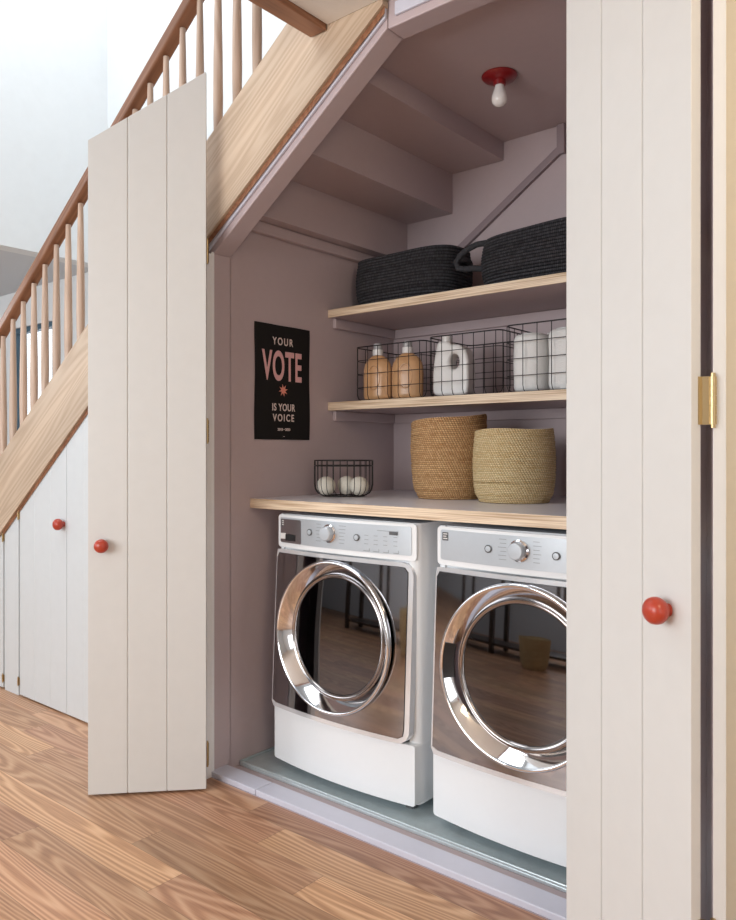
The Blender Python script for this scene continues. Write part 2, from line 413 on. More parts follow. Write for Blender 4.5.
hd = MB().box(-1.505, XR+.035, YW, YW+.085, 2.587, 2.698)
struct('trim_7', hd, M_mauve, bevel=.004)
struct('trim_8', MB().box(-1.47, XR+.035, YW-.012, YW-.0005, 2.613, 2.655), M_mauve_lit, bevel=.003)
# sill across the opening, in two boards
struct('trim_9', MB().box(XL-.005, -2.105, 1.893, 1.978, 0.0005, .022), M_mauve_lit, bevel=.003)
struct('trim_10', MB().box(-2.102, XR+.03, 1.893, 1.978, 0.0005, .022), M_mauve_lit, bevel=.003)

# fascia along the edge of the upper floor
struct('trim_11', MB().box(-1.81, -1.737, -2.8, 1.878, 2.648, 2.98), M_fascia, bevel=.004)

# ------------------------------------------------------------------ staircase
stair = thing('staircase', 'light oak staircase rising to the right with round balusters and a reddish handrail', 'staircase', (-5.0, 1.9, 0))
ox, oy = 5.0, -1.9
def stbuild(mb, name, mat, **k):
    mb.v = [(x+ox, y+oy, z) for x, y, z in mb.v]
    return mb.build(name, mat, stair, **k)
pl = [-4.97, -4.6, -4.074, -3.6, -3.221, -2.8, -2.363, -1.936, -1.6]
stbuild(MB().prism_xz([(x, max(low(x), .0)) for x in pl] + [(-1.503,2.652), (-1.503,2.665), (-1.6,2.97)] + [(x, upp(x)) for x in pl[::-1]], 1.882, YW-.001), 'stringer', M_stringer, bevel=.003)
bt = MB(); xs_ = [-4.074, -3.221, -2.363, -1.503]
bt.prism_xz([(x, low(x)-.001) for x in xs_] + [(x, low(x)-.024) for x in xs_[::-1]], 1.893, YW-.018)
stbuild(bt, 'underside_strip', M_fascia)  # added dark strip standing in for the shaded underside of the stringer
run, rise = .2685, .184
k0 = -10
for k in range(-9, 4):
    xk = -2.274 + k*run; zk = 2.371 + k*rise      # riser position and the underside of the tread to its right
    if zk < .1: continue
    stbuild(MB().box(xk-.07, xk+run-.040, YW+.012, 3.055, zk+.045, zk+.085), 'tread', M_tread, bevel=.006)
    if xk < -2.3: stbuild(MB().box(xk-.02, xk-.004, YW+.052, 3.05, zk-rise+.087, zk+.043), 'riser', M_white)
# balusters
for n in range(0, 21):
    x = -4.44 + .1135*n
    zb = upp(x) - .16; zt = 2.172 + .705*(x+3.9) - .07
    h = zt - zb
    prof = [(.0125,0), (.015,.1*h), (.020,.42*h), (.0185,.6*h), (.0135,.92*h), (.012,h)]
    stbuild(MB().lathe(prof, 12, c=(x, 1.962, zb)), 'baluster', M_bal, smooth=40)
r = MB(); f = lambda x: 2.172 + .705*(x+3.9)
r.prism_xz([(-4.75, f(-4.75)), (-1.85, f(-1.85)), (-1.85, f(-1.85)-.062), (-4.75, f(-4.75)-.062)], 1.932, 1.992)
stbuild(r, 'handrail', M_rail, bevel=.008)

# ------------------------------------------------------------------ doors
def leaf(mb, wd, th, z0, hfun, inner):       # inner: side painted mauve, '+' or '-'
    g = .0028
    pts = [(0,0)]
    for q in (1, 2): pts += [(wd*q/3-g, 0), (wd*q/3-g*.4, g*1.5), (wd*q/3+g*.4, g*1.5), (wd*q/3+g, 0)]
    pts += [(wd,0), (wd,th)]
    for q in (2, 1): pts += [(wd*q/3+g, th), (wd*q/3, th-g*1.2), (wd*q/3-g, th)]
    pts += [(0,th)]
    mb.prism_xy(pts, z0, lambda x, y: hfun(x))
    b = len(mb.mi)
    n = len(pts)
    # colour the faces lying on the inner side
    for i in range(2, 2+n):
        f = mb.f[i]; ys = [mb.v[q][1] for q in f]
        if inner == '+' and min(ys) > th*.6: mb.mi[i] = 1
        if inner == '-' and max(ys) < th*.4: mb.mi[i] = 1
    return mb

def knob(parent, x, z, s=1.0):
    prof = [(.013*s,0), (.012*s,-.005*s), (.015*s,-.009*s), (.0225*s,-.015*s), (.027*s,-.024*s), (.0275*s,-.031*s), (.0255*s,-.040*s), (.0195*s,-.047*s), (.010*s,-.0505*s), (.002*s,-.0515*s)]
    return MB().lathe(prof, 28, c=(x, -.0005, z), axis='y').build('knob', M_red, parent, smooth=50)

def hinge(parent, x, y, z, h=.10, r=.0065, plates=((-.02,0),)):
    mb = MB()
    for q in range(5):
        mb.lathe([(r, 0), (r, h/5-.0012)], 12, c=(x, y, z-h/2+q*h/5))
    mb.lathe([(r*.7, -.006), (r*.7, h+.006)], 10, c=(x, y, z-h/2))
    for (px, py, qx, qy) in plates:
        vx, vy = qx-px, qy-py; l = sqrt(vx*vx+vy*vy); n_ = (-vy/l*.0012, vx/l*.0012)
        mb.prism_xy([(px-n_[0],py-n_[1]), (qx-n_[0],qy-n_[1]), (qx+n_[0],qy+n_[1]), (px+n_[0],py+n_[1])], z-h/2, z+h/2)
    return mb.build('hinge', M_brass, parent, smooth=40)

# left pair of leaves folded outward
dB = Vector((-2.268+2.557, 1.80-1.496)); angB = atan2(dB.y, dB.x); wB = dB.length
t = thing('bifold_door', 'tall white grooved bifold door folded open at the left of the closet, slanted top, red knob', 'door', (-2.557, 1.496, 0), angB)
ob = leaf(MB(), wB, .022, .01, lambda x: 2.378 + (2.650-2.378)*x/wB, '+').build('front_leaf', [M_door, M_mauve], t, bevel=.0015)
knob(ob, .052, .912, .92)
jA = Vector((-2.577, 1.512)); eA = Vector((-2.424, 1.889)); dA = eA - jA; angA = atan2(dA.y, dA.x); wA = dA.length
oa = leaf(MB(), wA, .021, .012, lambda x: 2.378 + (2.086-2.378)*x/wA, '-').build('rear_leaf', [M_door, M_mauve], t, bevel=.0015)
M = Matrix.Translation((-2.557, 1.496, 0)) @ Matrix.Rotation(angB, 4, 'Z')
oa.matrix_local = M.inverted() @ (Matrix.Translation((jA.x, jA.y, 0)) @ Matrix.Rotation(angA, 4, 'Z'))
bpy.context.view_layer.update()
hp_ = (Matrix.Translation((jA.x, jA.y, 0)) @ Matrix.Rotation(angA, 4, 'Z')).inverted() @ Vector((-2.345, 1.866, 0))
for z in (2.015, 1.33, .10):
    hinge(oa, hp_.x, hp_.y, z, .085, .0075, plates=((wA+.001, .018, wA+.001, -.006), (wA+.001, -.006, hp_.x, hp_.y)))

# right pair
def at(px, dep):
    k = (px-368)/770.0; u = (-cos(YAW), sin(YAW)); r_ = (sin(YAW), cos(YAW))
    return Vector((dep*(u[0]+k*r_[0]), dep*(u[1]+k*r_[1])))
# (points of the folded right-hand door, measured along its floor line)
Lp, Jp = at(566.3, 1.81), at(691, 1.405)
dR = Jp - Lp; angR = atan2(dR.y, dR.x); wR = dR.length
t = thing('bifold_door', 'nearest tall white grooved bifold door, right of the closet, red knob near its hinged edge', 'door', (Lp.x, Lp.y, 0), angR)
ob = leaf(MB(), wR, .0215, .01, lambda x: 2.575, '+').build('front_leaf', [M_door, M_mauve], t, bevel=.0015)
knob(ob, wR-.062, .950, .96)
J2 = at(713, 1.405); E2 = Vector((XR-.004, 1.888)); d2 = J2 - E2; ang2 = atan2(d2.y, d2.x); w2_ = d2.length
oc = leaf(MB(), w2_, .022, .01, lambda x: 2.575, '-').build('rear_leaf', [M_door, M_mauve], t, bevel=.0015)
M = Matrix.Translation((Lp.x, Lp.y, 0)) @ Matrix.Rotation(angR, 4, 'Z')
MR = Matrix.Translation((E2.x, E2.y, 0)) @ Matrix.Rotation(ang2, 4, 'Z')
oc.matrix_local = M.inverted() @ MR
# hinge between the two leaves
for z in (1.25+(452-401)*1.42/770, 2.2, .35):
    hinge(ob, wR+.0145, .036, z, .088, .0066, plates=((wR+.0012,.015,wR+.0012,.0222), (wR+.001,.0232,wR+.010,.034)))

# cupboard doors under the low end of the stairs
def cupleaf(parent, x0, x1, org, ks=None):
    mb = MB(); wd = x1-x0
    g = .002
    pts = [(0,0)]
    for q in (1,2): pts += [(wd*q/3-g,0), (wd*q/3,g), (wd*q/3+g,0)]
    pts += [(wd,0), (wd,.018), (0,.018)]
    mb.prism_xy(pts, .008, lambda x, y: low(x0+x)-.006)
    mb.v = [(x+x0-org, y, z) for x, y, z in mb.v]
    return mb.build('leaf', M_cup, parent, bevel=.001)
def cupboard(x0, xm, x1, label, kx=None, kz=.907, hs=()):
    t = thing('cupboard_door', label, 'door', (x0, YW-.0155, 0))
    cupleaf(t, x0, xm-.0015, x0)
    if x1: cupleaf(t, xm+.0015, x1, x0)
    if kx: knob(t, kx-x0, kz)
    for hx, hz in hs: hinge(t, hx-x0, -.005, hz, .036, .0038, plates=((hx-x0-.010,-.001,hx-x0+.010,-.001),))
    return t
cupboard(-3.89, -3.43, -2.97, 'white slant-topped cupboard door under the oak stringer, with a red knob', kx=-3.455, hs=((-3.9,.925), (-3.9,.075)))
cupboard(-4.55, -4.075, None, 'leftmost low white cupboard door under the stairs, with brass hinges and no knob', hs=((-4.07,.89-.09), (-4.07,.06)))
struct('trim_12', MB().prism_xz([(-4.058,.0), (-3.908,.0), (-3.908,low(-3.908)-.006), (-4.058,low(-4.058)-.006)], YW-.014, YW+.003), M_cup)
struct('trim_13', MB().prism_xz([(-2.965,.0), (-2.468,.0), (-2.468,low(-2.468)-.006), (-2.965,low(-2.965)-.006)], YW-.014, YW+.003), M_cup)

# ------------------------------------------------------------------ shelves and worktop
def shelf(name, label, cat, z0, z1, y0, mtop):
    t = thing(name, label, cat, (XL+.001, y0, z0))
    W = XR - XL - .002; D = YB - y0 - .001
    MB().box(0, W, .006, D, 0, z1-z0).build('board', mtop, t)
    MB().box(0, W, 0, .0058, 0, z1-z0).build('front_edge', M_ply, t)
    MB().box(.0, .02, .03, D-.01, -.045, -.001).build('cleat', M_mauve, t, bevel=.003)
    MB().box(.022, W-.02, D-.02, D-.001, -.045, -.001).build('cleat', M_mauve, t, bevel=.003)
    return t
shelf('wall_shelf', 'upper plywood-edged mauve shelf carrying the two black rope baskets', 'shelf', 1.856, 1.891, 2.561, M_mauve)
shelf('wall_shelf', 'middle plywood-edged shelf carrying the three black wire baskets', 'shelf', 1.437, 1.474, 2.561, M_mauve)
t = thing('worktop', 'pale plywood-edged worktop above the washer and dryer', 'worktop', (XL+.001, 2.096, 1.024))
W = XR-XL-.002
MB().box(0, W, .006, YB-2.096-.001, 0, .038).build('board', M_top, t)
MB().box(0, W, 0, .0058, 0, .038).build('front_edge', M_ply, t)
ZT = 1.0625

# ------------------------------------------------------------------ drain pan
t = thing('drain_pan', 'shallow grey-green metal drain tray under both laundry machines', 'tray', (XL+.004, 2.036, .0005))
Wp = XR-XL-.008
MB().box(0, Wp, 0, .95, 0, .012).build('base', M_pan, t, bevel=.002)
mb = MB().box(0, Wp, 0, .006, .0125, .021).box(0, .006, .007, .95, .0125, .021).box(Wp-.006, Wp, .007, .95, .0125, .021)
mb.build('rim', M_pan, t, bevel=.002)
ZP = .0135

# ------------------------------------------------------------------ laundry machines
WW = .682
def yf(x): return .028*((x-WW/2)/(WW/2))**2
def corner_y(x, r=.022):
    e = min(x, WW-x)
    return yf(x) + (r - sqrt(max(0, r*r-(r-e)**2)) if e < r else 0)
def patch(mb, x0, x1, z0, z1, rr, off, dep, n=28, mi=0, rl=None):
    """curved panel that follows the bowed front; rr right corner radius, rl left"""
    rl = rr if rl is None else rl
    xs = sorted(set([x0 + (x1-x0)*i/n for i in range(n+1)] + [x0+rl*(1-cos(pi/2*i/6)) for i in range(7)] + [x1-rr*(1-cos(pi/2*i/6)) for i in range(7)]))
    F = []; 
    for x in xs:
        c = 0
        if x-x0 < rl: c = rl - sqrt(max(0, rl*rl-(rl-(x-x0))**2))
        if x1-x < rr: c = rr - sqrt(max(0, rr*rr-(rr-(x1-x))**2))
        F.append((x, z0+c, z1-c))
    V = []; fs = []
    for x, a, b in F:
        y = yf(x)-off
        V += [(x,y,a), (x,y,b), (x,y+dep,a), (x,y+dep,b)]
    for i in range(len(F)-1):
        q = 4*i; w_ = q+4
        fs += [(q,w_,w_+1,q+1), (q+2,q+3,w_+3,w_+2), (q,q+2,w_+2,w_), (q+1,w_+1,w_+3,q+3)]
    fs += [(0,1,3,2), (len(V)-4, len(V)-2, len(V)-1, len(V)-3)]
    mb.add(V, fs, mi); return mb

def machine(name, label, cat, loc, washer):
    t = thing(name, label, cat, loc)
    H = .993
    xs = [0,.002,.006,.012,.022] + [.022+(WW-.044)*i/20 for i in range(1,20)] + [WW-.022,WW-.012,WW-.006,WW-.002,WW]
    L_ = [x for x in xs if x < .034]; R_ = [x for x in xs if x > WW-.034]
    pts = [(x, corner_y(x)) for x in L_] + [(.034, yf(.034)), (.034, .075), (WW-.034, .075), (WW-.034, yf(WW-.034))] + [(x, corner_y(x)) for x in R_] + [(WW,.76), (0,.76)]
    MB().prism_xy(pts, .032, H).build('cabinet', M_wh_app, t, smooth=35)
    # pedestal panel with its seam, control fascia
    patch(MB(), -.001, WW+.001, .036, .242, .010, .024, .085, rl=.010).build('lower_panel', M_wh_app, t, smooth=35, bevel=.008, seg=4)
    MB().box(.0345, WW-.0345, .03, .0745, .845, H).build('front_filler', M_wh_app, t)
    cp = patch(MB(), .004, WW-.004, .864, H-.002, .014, .006, .0055).build('control_fascia', M_wh_app, t, smooth=35, bevel=.002)
    patch(MB(), .02, WW-.022, .882, H-.012, .008, .0085, .002).build('control_panel', M_silver, cp, smooth=35)
    kx, kz = (.305,.937) if washer else (.325,.937)
    kb = MB().lathe([(.034,0), (.034,-.006), (.029,-.010), (.029,-.012)], 32, c=(kx, yf(kx)-.009, kz), axis='y').build('dial', M_chrome, t, smooth=40)
    MB().lathe([(.0265,-.0125), (.026,-.028), (.023,-.031), (.002,-.0315)], 32, c=(kx, yf(kx)-.009, kz), axis='y').build('dial_cap', M_silver, kb, smooth=40)
    for bx in ((.20,.435) if washer else (.215,.445)):
        bt = MB().lathe([(.0125,0), (.0125,-.004), (.0095,-.005), (.0095,-.003), (.002,-.0028)], 20, c=(bx, yf(bx)-.0090, kz-.003 if bx < .3 else kz-.006), axis='y').build('button', M_dgrey, t, smooth=40)
        MB().lathe([(.009,-.0035), (.009,-.0055), (.002,-.0058)], 20, c=(bx, yf(bx)-.0090, kz-.003 if bx < .3 else kz-.006), axis='y').build('button_face', M_silver, bt, smooth=40)
    def dash(mk, x, z, w_, h_=.0026): mk.box(x, x+w_, yf(x+w_/2)-.0094, yf(x+w_/2)-.0088, z, z+h_)
    random.seed(4 if washer else 7)
    for sd in (-1, 1):
        mk = MB()
        for q in range(6):
            w_ = .020 + .014*random.random(); dash(mk, kx + sd*.046 - (w_ if sd < 0 else 0), kz+.030-q*.0125, w_, .0016)
        mk.build('dial_markings', M_mark, cp)
    if washer:
        mk = MB()
        dash(mk, .455, H-.032, .155, .0018)
        for q in range(4):
            for z in (.941, .926, .911): dash(mk, .468+q*.04, z, .018, .0014)
            dash(mk, .463+q*.04, .886, .028, .0018); dash(mk, .49+q*.04, .886, .0014, .010)
        mk.build('menu_markings', M_mark, cp)
    lg = MB().box(.03, .054, yf(.04)-.0105, yf(.04)-.0088, H-.047, H-.020).build('badge', M_dgrey, t)
    lt = MB()
    for q in range(3): lt.box(.034, .050-(q%2)*.004, yf(.04)-.0111, yf(.04)-.0106, H-.042+q*.0075, H-.039+q*.0075)
    lt.build('badge_lettering', M_wplast, lg)
    if washer:
        MB().box(.570, .608, yf(.59)-.0105, yf(.59)-.0087, .949, .961).build('display', M_dgrey, cp)
        dr = patch(MB(), .024, .150, .884, H-.018, .006, .0105, .0018).build('detergent_drawer', metal('drawer_steel', (.50,.52,.56), .22), t, smooth=35)
        MB().box(.062, .144, yf(.1)-.0125, yf(.1)-.0107, .892, .917).build('drawer_grip', metal('grip_dark', (.13,.14,.15), .25), dr, bevel=.001)
        MB().box(.030, .058, yf(.045)-.0128, yf(.045)-.0107, .898, .920).build('drawer_mark', M_wplast, dr)
    # door: chrome frame, mirrored panel, ring and dark bowl glass
    cx, cz = .330, .562
    def holed(mb, x0, x1, z0, z1, rr, rl, off, dep, rh):
        n = 128; K = 7; V = []; fs = []
        def inside(x, z):
            r_ = rr if x > (x0+x1)/2 else rl
            qx = max(x0+r_-x, x-(x1-r_), 0); qz = max(z0+r_-z, z-(z1-r_), 0)
            return qx*qx+qz*qz <= r_*r_
        for i in range(n):
            a = 2*pi*i/n; lo, hi = 0, 1.2
            for _ in range(30):
                md = (lo+hi)/2
                if inside(cx+md*cos(a), cz+md*sin(a)): lo = md
                else: hi = md
            row = [(rh+(lo-rh)*q/K) for q in range(K+1)]
            P = [(cx+r*cos(a), cz+r*sin(a)) for r in row]
            V += [(P[0][0], yf(P[0][0])-off+dep, P[0][1])] + [(x, yf(x)-off, z) for x, z in P] + [(P[-1][0], yf(P[-1][0])-off+dep, P[-1][1])]
        m_ = K+3
        for i in range(n):
            for q in range(m_):
                q2 = (q+1) % m_
                fs.append((i*m_+q, i*m_+q2, ((i+1)%n)*m_+q2, ((i+1)%n)*m_+q))
        return mb.add(V, fs)
    d_ = holed(MB(), .002, WW-.010, .246, .858, .045, .012, .012, .028, .268).build('door', paint('frame_silver', (.80,.80,.82), rough=.12, metallic=.45, bump=0), t, smooth=35)
    holed(MB(), .010, WW-.030, .264, .842, .022, .006, .0155, .002, .2685).build('door_panel', M_mirror, d_, smooth=30)
    holed(MB(), .0085, WW-.0285, .2625, .8435, .023, .007, .0133, .001, .269).build('gasket', M_black, d_, smooth=30)
    MB().lathe([(.276,-.011), (.277,-.020), (.2755,-.026), (.271,-.029), (.266,-.0275), (.262,-.024), (.245,-.009), (.232,.006), (.224,.016), (.221,.020)], 96, c=(cx,0,cz), axis='y', cap0=False, cap1=False).build('ring', M_chrome, d_, smooth=60)
    MB().lathe([(.223,.020), (.2225,.012), (.219,.008), (.214,.0095), (.210,.016), (.2095,.020)], 96, c=(cx,0,cz), axis='y', cap0=False, cap1=False).build('inner_ring', metal('dark_chrome', (.40,.37,.36), .12), d_, smooth=60)
    MB().lathe([(.2105*(1-i/14)+.0008, .0165-.0045*(1-(1-i/14)**2)) for i in range(15)], 96, c=(cx,0,cz), axis='y', cap0=False, cap1=True).build('porthole_glass', M_glassd, d_, smooth=60)
    yb = .004
    # handle recess in the left of the ring
    a0, a1 = pi-.20, pi+.24
    if not washer:
        hb = MB(); V = []; fs = []; n = 20
        for i in range(n+1):
            a = a0+(a1-a0)*i/n; e = .9 if 0 < i < n else .5
            for r_, y_ in ((.262,-.0250), (.254+.008*(1-e),-.0165-.012*(1-e)), (.236,-.0005)):
                V.append((cx+r_*cos(a), y_-.0035, cz-r_*sin(a)))
                V.append((cx+r_*cos(a), y_+.002, cz-r_*sin(a)))
        for i in range(n):
            q = 6*i; w_ = q+6
            fs += [(q,q+2,w_+2,w_), (q+2,q+4,w_+4,w_+2), (q+1,w_+1,w_+3,q+3), (q+3,w_+3,w_+5,q+5), (q,w_,w_+1,q+1), (q+4,q+5,w_+5,w_+4)]
        fs += [(0,1,3,2), (2,3,5,4), (6*n,6*n+2,6*n+3,6*n+1), (6*n+2,6*n+4,6*n+5,6*n+3)]
        hb.add(V, fs).build('handle', paint('handle_dark', (.02,.018,.018), rough=.4, bump=0), d_, smooth=40)
    # the door face leans back a little: its lower edge stands proud
    piv = Vector((0, 0, .858)); d_.matrix_local = Matrix.Translation(piv) @ Matrix.Rotation(radians(-2.8), 4, 'X') @ Matrix.Translation(-piv)
    for fx in (.06, WW-.06):
        for fy in (.07, .70):
            MB().lathe([(.022,0), (.022,.006), (.012,.0062), (.012,.0315)], 16, c=(fx, fy, .0), cap1=True).build('foot', M_dgrey, t, smooth=40)
    return t
machine('washing_machine', 'left white front-loading machine with detergent drawer and mirrored round door', 'washing machine', (-2.222, 2.098, ZP), True)
machine('tumble_dryer', 'right white front-loading machine without a drawer, partly hidden by the near door', 'dryer', (-1.462, 2.098, ZP), False)

# ------------------------------------------------------------------ ceiling lamp
LX, LY = -1.44, 2.495
t = thing('ceiling_lamp', 'bare white bulb in a small red ceiling rose', 'lamp', (LX, LY, 2.6385))
MB().lathe([(.064,0), (.066,-.004), (.060,-.012), (.040,-.018), (.024,-.022), (.022,-.036), (.018,-.037)], 36, cap0=False).build('ceiling_rose', M_red2, t, smooth=50)
MB().lathe([(.016,-.0372), (.0195,-.050), (.024,-.062), (.0285,-.078), (.029,-.090), (.025,-.103), (.014,-.112), (.003,-.115)], 28).build('bulb', M_bulb, t, smooth=60)

# ------------------------------------------------------------------ poster
PX = XL + .002
t = thing('poster', 'black YOUR VOTE IS YOUR VOICE poster pinned to the mauve closet wall', 'poster', (PX, 2.117, 1.302))
# local: y along the wall, z up, facing +x
PWd, PH = .322, .481
mb = MB(); ny, nz = 12, 16; V = []; 
for layer in (0, 1):
    for j in range(nz+1):
        for i in range(ny+1):
            y = PWd*i/ny; z = PH*j/nz
            wob = .003 + .0018*sin(i*.9)*(1 if j in (0,nz) else .5) + .002*(j/nz)*(1-i/ny)
            V.append((wob + (.0012 if layer else 0)-.0025, y + .004*sin(j*.5)*(i/ny-.5), z))
fs = []; n1 = (ny+1)*(nz+1)
for j in range(nz):
    for i in range(ny):
        q = j*(ny+1)+i; fs.append((q, q+1, q+ny+2, q+ny+1)); fs.append((q+n1, q+ny+1+n1, q+ny+2+n1, q+1+n1))
ed = [j*(ny+1) for j in range(nz)]
for j in range(nz):
    q = j*(ny+1); fs.append((q, q+ny+1, q+ny+1+n1, q+n1)); q += ny; fs.append((q, q+n1, q+ny+1+n1, q+ny+1))
for i in range(ny):
    q = i; fs.append((q, q+n1, q+1+n1, q+1)); q = nz*(ny+1)+i; fs.append((q, q+1, q+1+n1, q+n1))
mb.add(V, fs).build('sheet', M_poster, t, smooth=40)
def text(body, yc, z, size, sx, mat, name, offset=0.0, spacing=1.0):
    cu = bpy.data.curves.new('txt', 'FONT'); cu.body = body; cu.size = size; cu.align_x = 'CENTER'; cu.extrude = .0004
    cu.offset = offset; cu.space_character = spacing
    o = bpy.data.objects.new('txt', cu); C.objects.link(o)
    bpy.context.view_layer.update()
    me = bpy.data.meshes.new_from_object(o.evaluated_get(bpy.context.evaluated_depsgraph_get()))
    bpy.data.objects.remove(o)
    for v in me.vertices:
        x, y, z_ = v.co; v.co = (.0058 + z_, x*sx, y)
    me.materials.clear(); me.materials.append(mat)
    b = bpy.data.objects.new(name, me); C.objects.link(b); b.parent = t; b.location = (0, yc, z)
    return b
cy = PWd*.49
text('YOUR', cy-.002, .398, .044, .82, M_cremetxt, 'lettering', .0006, 1.35)
text('VOTE', cy-.004, .252, .170, .50, M_pink, 'lettering', .0042, 1.10)
text('IS YOUR', cy+.002, .122, .042, .78, M_cremetxt, 'lettering', .0008, 1.12)
text('VOICE', cy+.002, .078, .042, .82, M_cremetxt, 'lettering', .0008, 1.35)
text('2018 \u2022 2020', cy+.004, .038, .015, 1.0, M_cremetxt, 'lettering', .0003)
text('\u2013', cy+.004, .010, .016, 1.0, M_cremetxt, 'lettering', .0003)
mb = MB(); pts = []
for i in range(16):
    a = 2*pi*i/16 + .2; rr = .0265 if i % 2 == 0 else .0115; pts.append((rr*cos(a), rr*sin(a)))
V = [(.0056, y, z) for y, z in pts] + [(.0064, y, z) for y, z in pts]
mb.add(V, [tuple(range(15,-1,-1)), tuple(range(16,32))] + [(i,(i+1)%16,(i+1)%16+16,i+16) for i in range(16)])
mb.build('star', M_coral, t).location = (0, cy, .208)

# ------------------------------------------------------------------ black rope baskets
def rope_basket(label, loc, hx, hy, H, seed, handles):
    t = thing('rope_basket', label, 'basket', loc, group=None)
    random.seed(seed); ph = random.random()*6
    seg = 96; rows = 17; R = []; per = 4
    n = rows*per
    def rad(a, s, off=0):
        p_ = 3.1
        c_, s_ = cos(a), sin(a)
        k = (abs(c_)**p_ + abs(s_)**p_)**(-1/p_)
        bul = 1 + .05*sin(pi*min(1,s*1.05)) - .05*(1-s)**3
        return ((hx*k*bul+off)*c_, (hy*k*bul+off)*s_)
    for j in range(n+1):
        s = j/n; o = .0042*abs(sin(pi*(j/per)))
        ring = []
        for i in range(seg):
            a = 2*pi*i/seg; x, y = rad(a, s, o)
            ring.append((x, y, H*s*(1+.035*sin(a*2+ph)*s+.02*sin(a+ph)*s)))
        R.append(ring)
    ins = []
    for j in range(n, 1, -3):
        s = j/n; ring = []
        for i in range(seg):
            a = 2*pi*i/seg; x, y = rad(a, s, -.010); ring.append((x, y, H*s*(1+.035*sin(a*2+ph)*s+.02*sin(a+ph)*s)))
        ins.append(ring)
    mb = MB(); mb.rings(R + ins, True, True, True, uv=(250, 1.0/per*1))
    mb.build('body', M_rope, t, smooth=70)
    for h in handles:
        mb = MB(); mb.tube(h, .0125, 10); mb.build('handle', M_rope_plain, t, smooth=60)
    return t
M_rope_plain = paint('black_rope', (.032,.032,.037), rough=.85, bump=.9, scale=90, var=.4)
def arc(x0, y0, z0, dx, dz, hy_, n=12):
    return [(x0+dx*sin(pi*i/n), y0+hy_*cos(pi*i/n), z0+dz*sin(pi*i/n)) for i in range(n+1)]
rope_basket('black coiled rope basket at the left end of the upper shelf', (-2.048, 2.785, 1.8915), .252, .165, .222, 3,
            [arc(-.250, 0, .08, -.042, -.01, .06), arc(.252, 0, .15, .030, .02, .06)])
rope_basket('black coiled rope basket on the upper shelf, cut off by the near door', (-1.365, 2.785, 1.8915), .270, .17, .208, 9,
            [[(-.235,-.11,.196), (-.275,-.125,.192), (-.315,-.13,.178), (-.350,-.13,.158), (-.368,-.13,.132), (-.360,-.13,.108), (-.325,-.13,.100), (-.285,-.125,.098), (-.240,-.11,.092)], arc(.285, 0, .15, .04, .0, .06)])

# ------------------------------------------------------------------ woven grass baskets
def grass_basket(label, loc, prof, mat, tilt, seed, name='woven_basket'):
    t = thing(name, label, 'basket', loc)
    seg = 120; n = 84; H = prof[-1][1]
    def rr(h):
        for (a, b), (c, d) in zip(prof, prof[1:]):
            if h <= d + 1e-9: 
                q = (h-b)/(d-b) if d > b else 0; return a + (c-a)*q
        return prof[-1][0]
    # smooth the profile
    def rs(h): return sum(rr(min(H, max(0, h+dd))) for dd in (-.02,-.01,0,.01,.02))/5
    random.seed(seed); wob = [random.uniform(-.0016,.0016) for _ in range(n+1)]
    R = []
    def zz(s, a): return H*s + tilt*s*s*cos(a-.7) + .003*sin(3*a)*s
    for j in range(n+1):
        s = j/n
        R.append([((rs(H*s)+wob[j])*cos(a)*(1+.01*sin(2*a+seed)), (rs(H*s)+wob[j])*sin(a), zz(s, a)) for a in [2*pi*i/seg for i in range(seg)]])
    R.append([((rs(H)-.004)*cos(a), (rs(H)-.004)*sin(a), zz(1,a)+.004) for a in [2*pi*i/seg for i in range(seg)]])
    for j in range(n, 2, -6):
        s = j/n
        R.append([((rs(H*s)-.009)*cos(a), (rs(H*s)-.009)*sin(a), zz(s, a)) for a in [2*pi*i/seg for i in range(seg)]])
    mb = MB(); mb.rings(R, True, True, True, uv=(92, .5))
    mb.build('body', mat, t, smooth=70)
    return t
grass_basket('taller tan woven grass basket on the worktop, behind and left of the straw one', (-1.752, 2.628, ZT), [(.118,0), (.134,.012), (.147,.05), (.153,.12), (.157,.20), (.156,.26), (.1535,.322)], M_weave_tan, .013, 3)
grass_basket('shorter pale straw woven basket at the front of the worktop', (-1.432, 2.588, ZT), [(.122,0), (.140,.012), (.150,.05), (.154,.12), (.154,.18), (.150,.23), (.1465,.268)], M_weave_straw, .002, 8)

# ------------------------------------------------------------------ small wire basket with wool balls
BX, BY = -2.158, 2.440
t = thing('wire_basket', 'small round black wire basket of white wool balls on the worktop', 'basket', (BX, BY, ZT), group=None)
rw = .0017; Rb = .124; Hb = .152
mb = MB()
def circ(r, z, n=40): return [(r*cos(2*pi*i/n), r*sin(2*pi*i/n), z) for i in range(n)]
mb.tube(circ(Rb, Hb), .0022, 6, True); mb.tube(circ(Rb*.995, Hb-.022), .0022, 6, True); mb.tube(circ(.088, .0035), .0022, 6, True); mb.tube(circ(.045, .0035), rw, 6, True)
mb.build('rim', M_black, t, smooth=60)
mb = MB()
for i in range(26):
    a = 2*pi*i/26
    path = [(Rb,Hb), (Rb,.05), (Rb-.004,.03), (Rb-.014,.014), (Rb-.036,.0035), (.045,.0035)]
    mb.tube([(r*cos(a), r*sin(a), z) for r, z in path], rw, 5)
mb.build('wires', M_black, t, smooth=60)
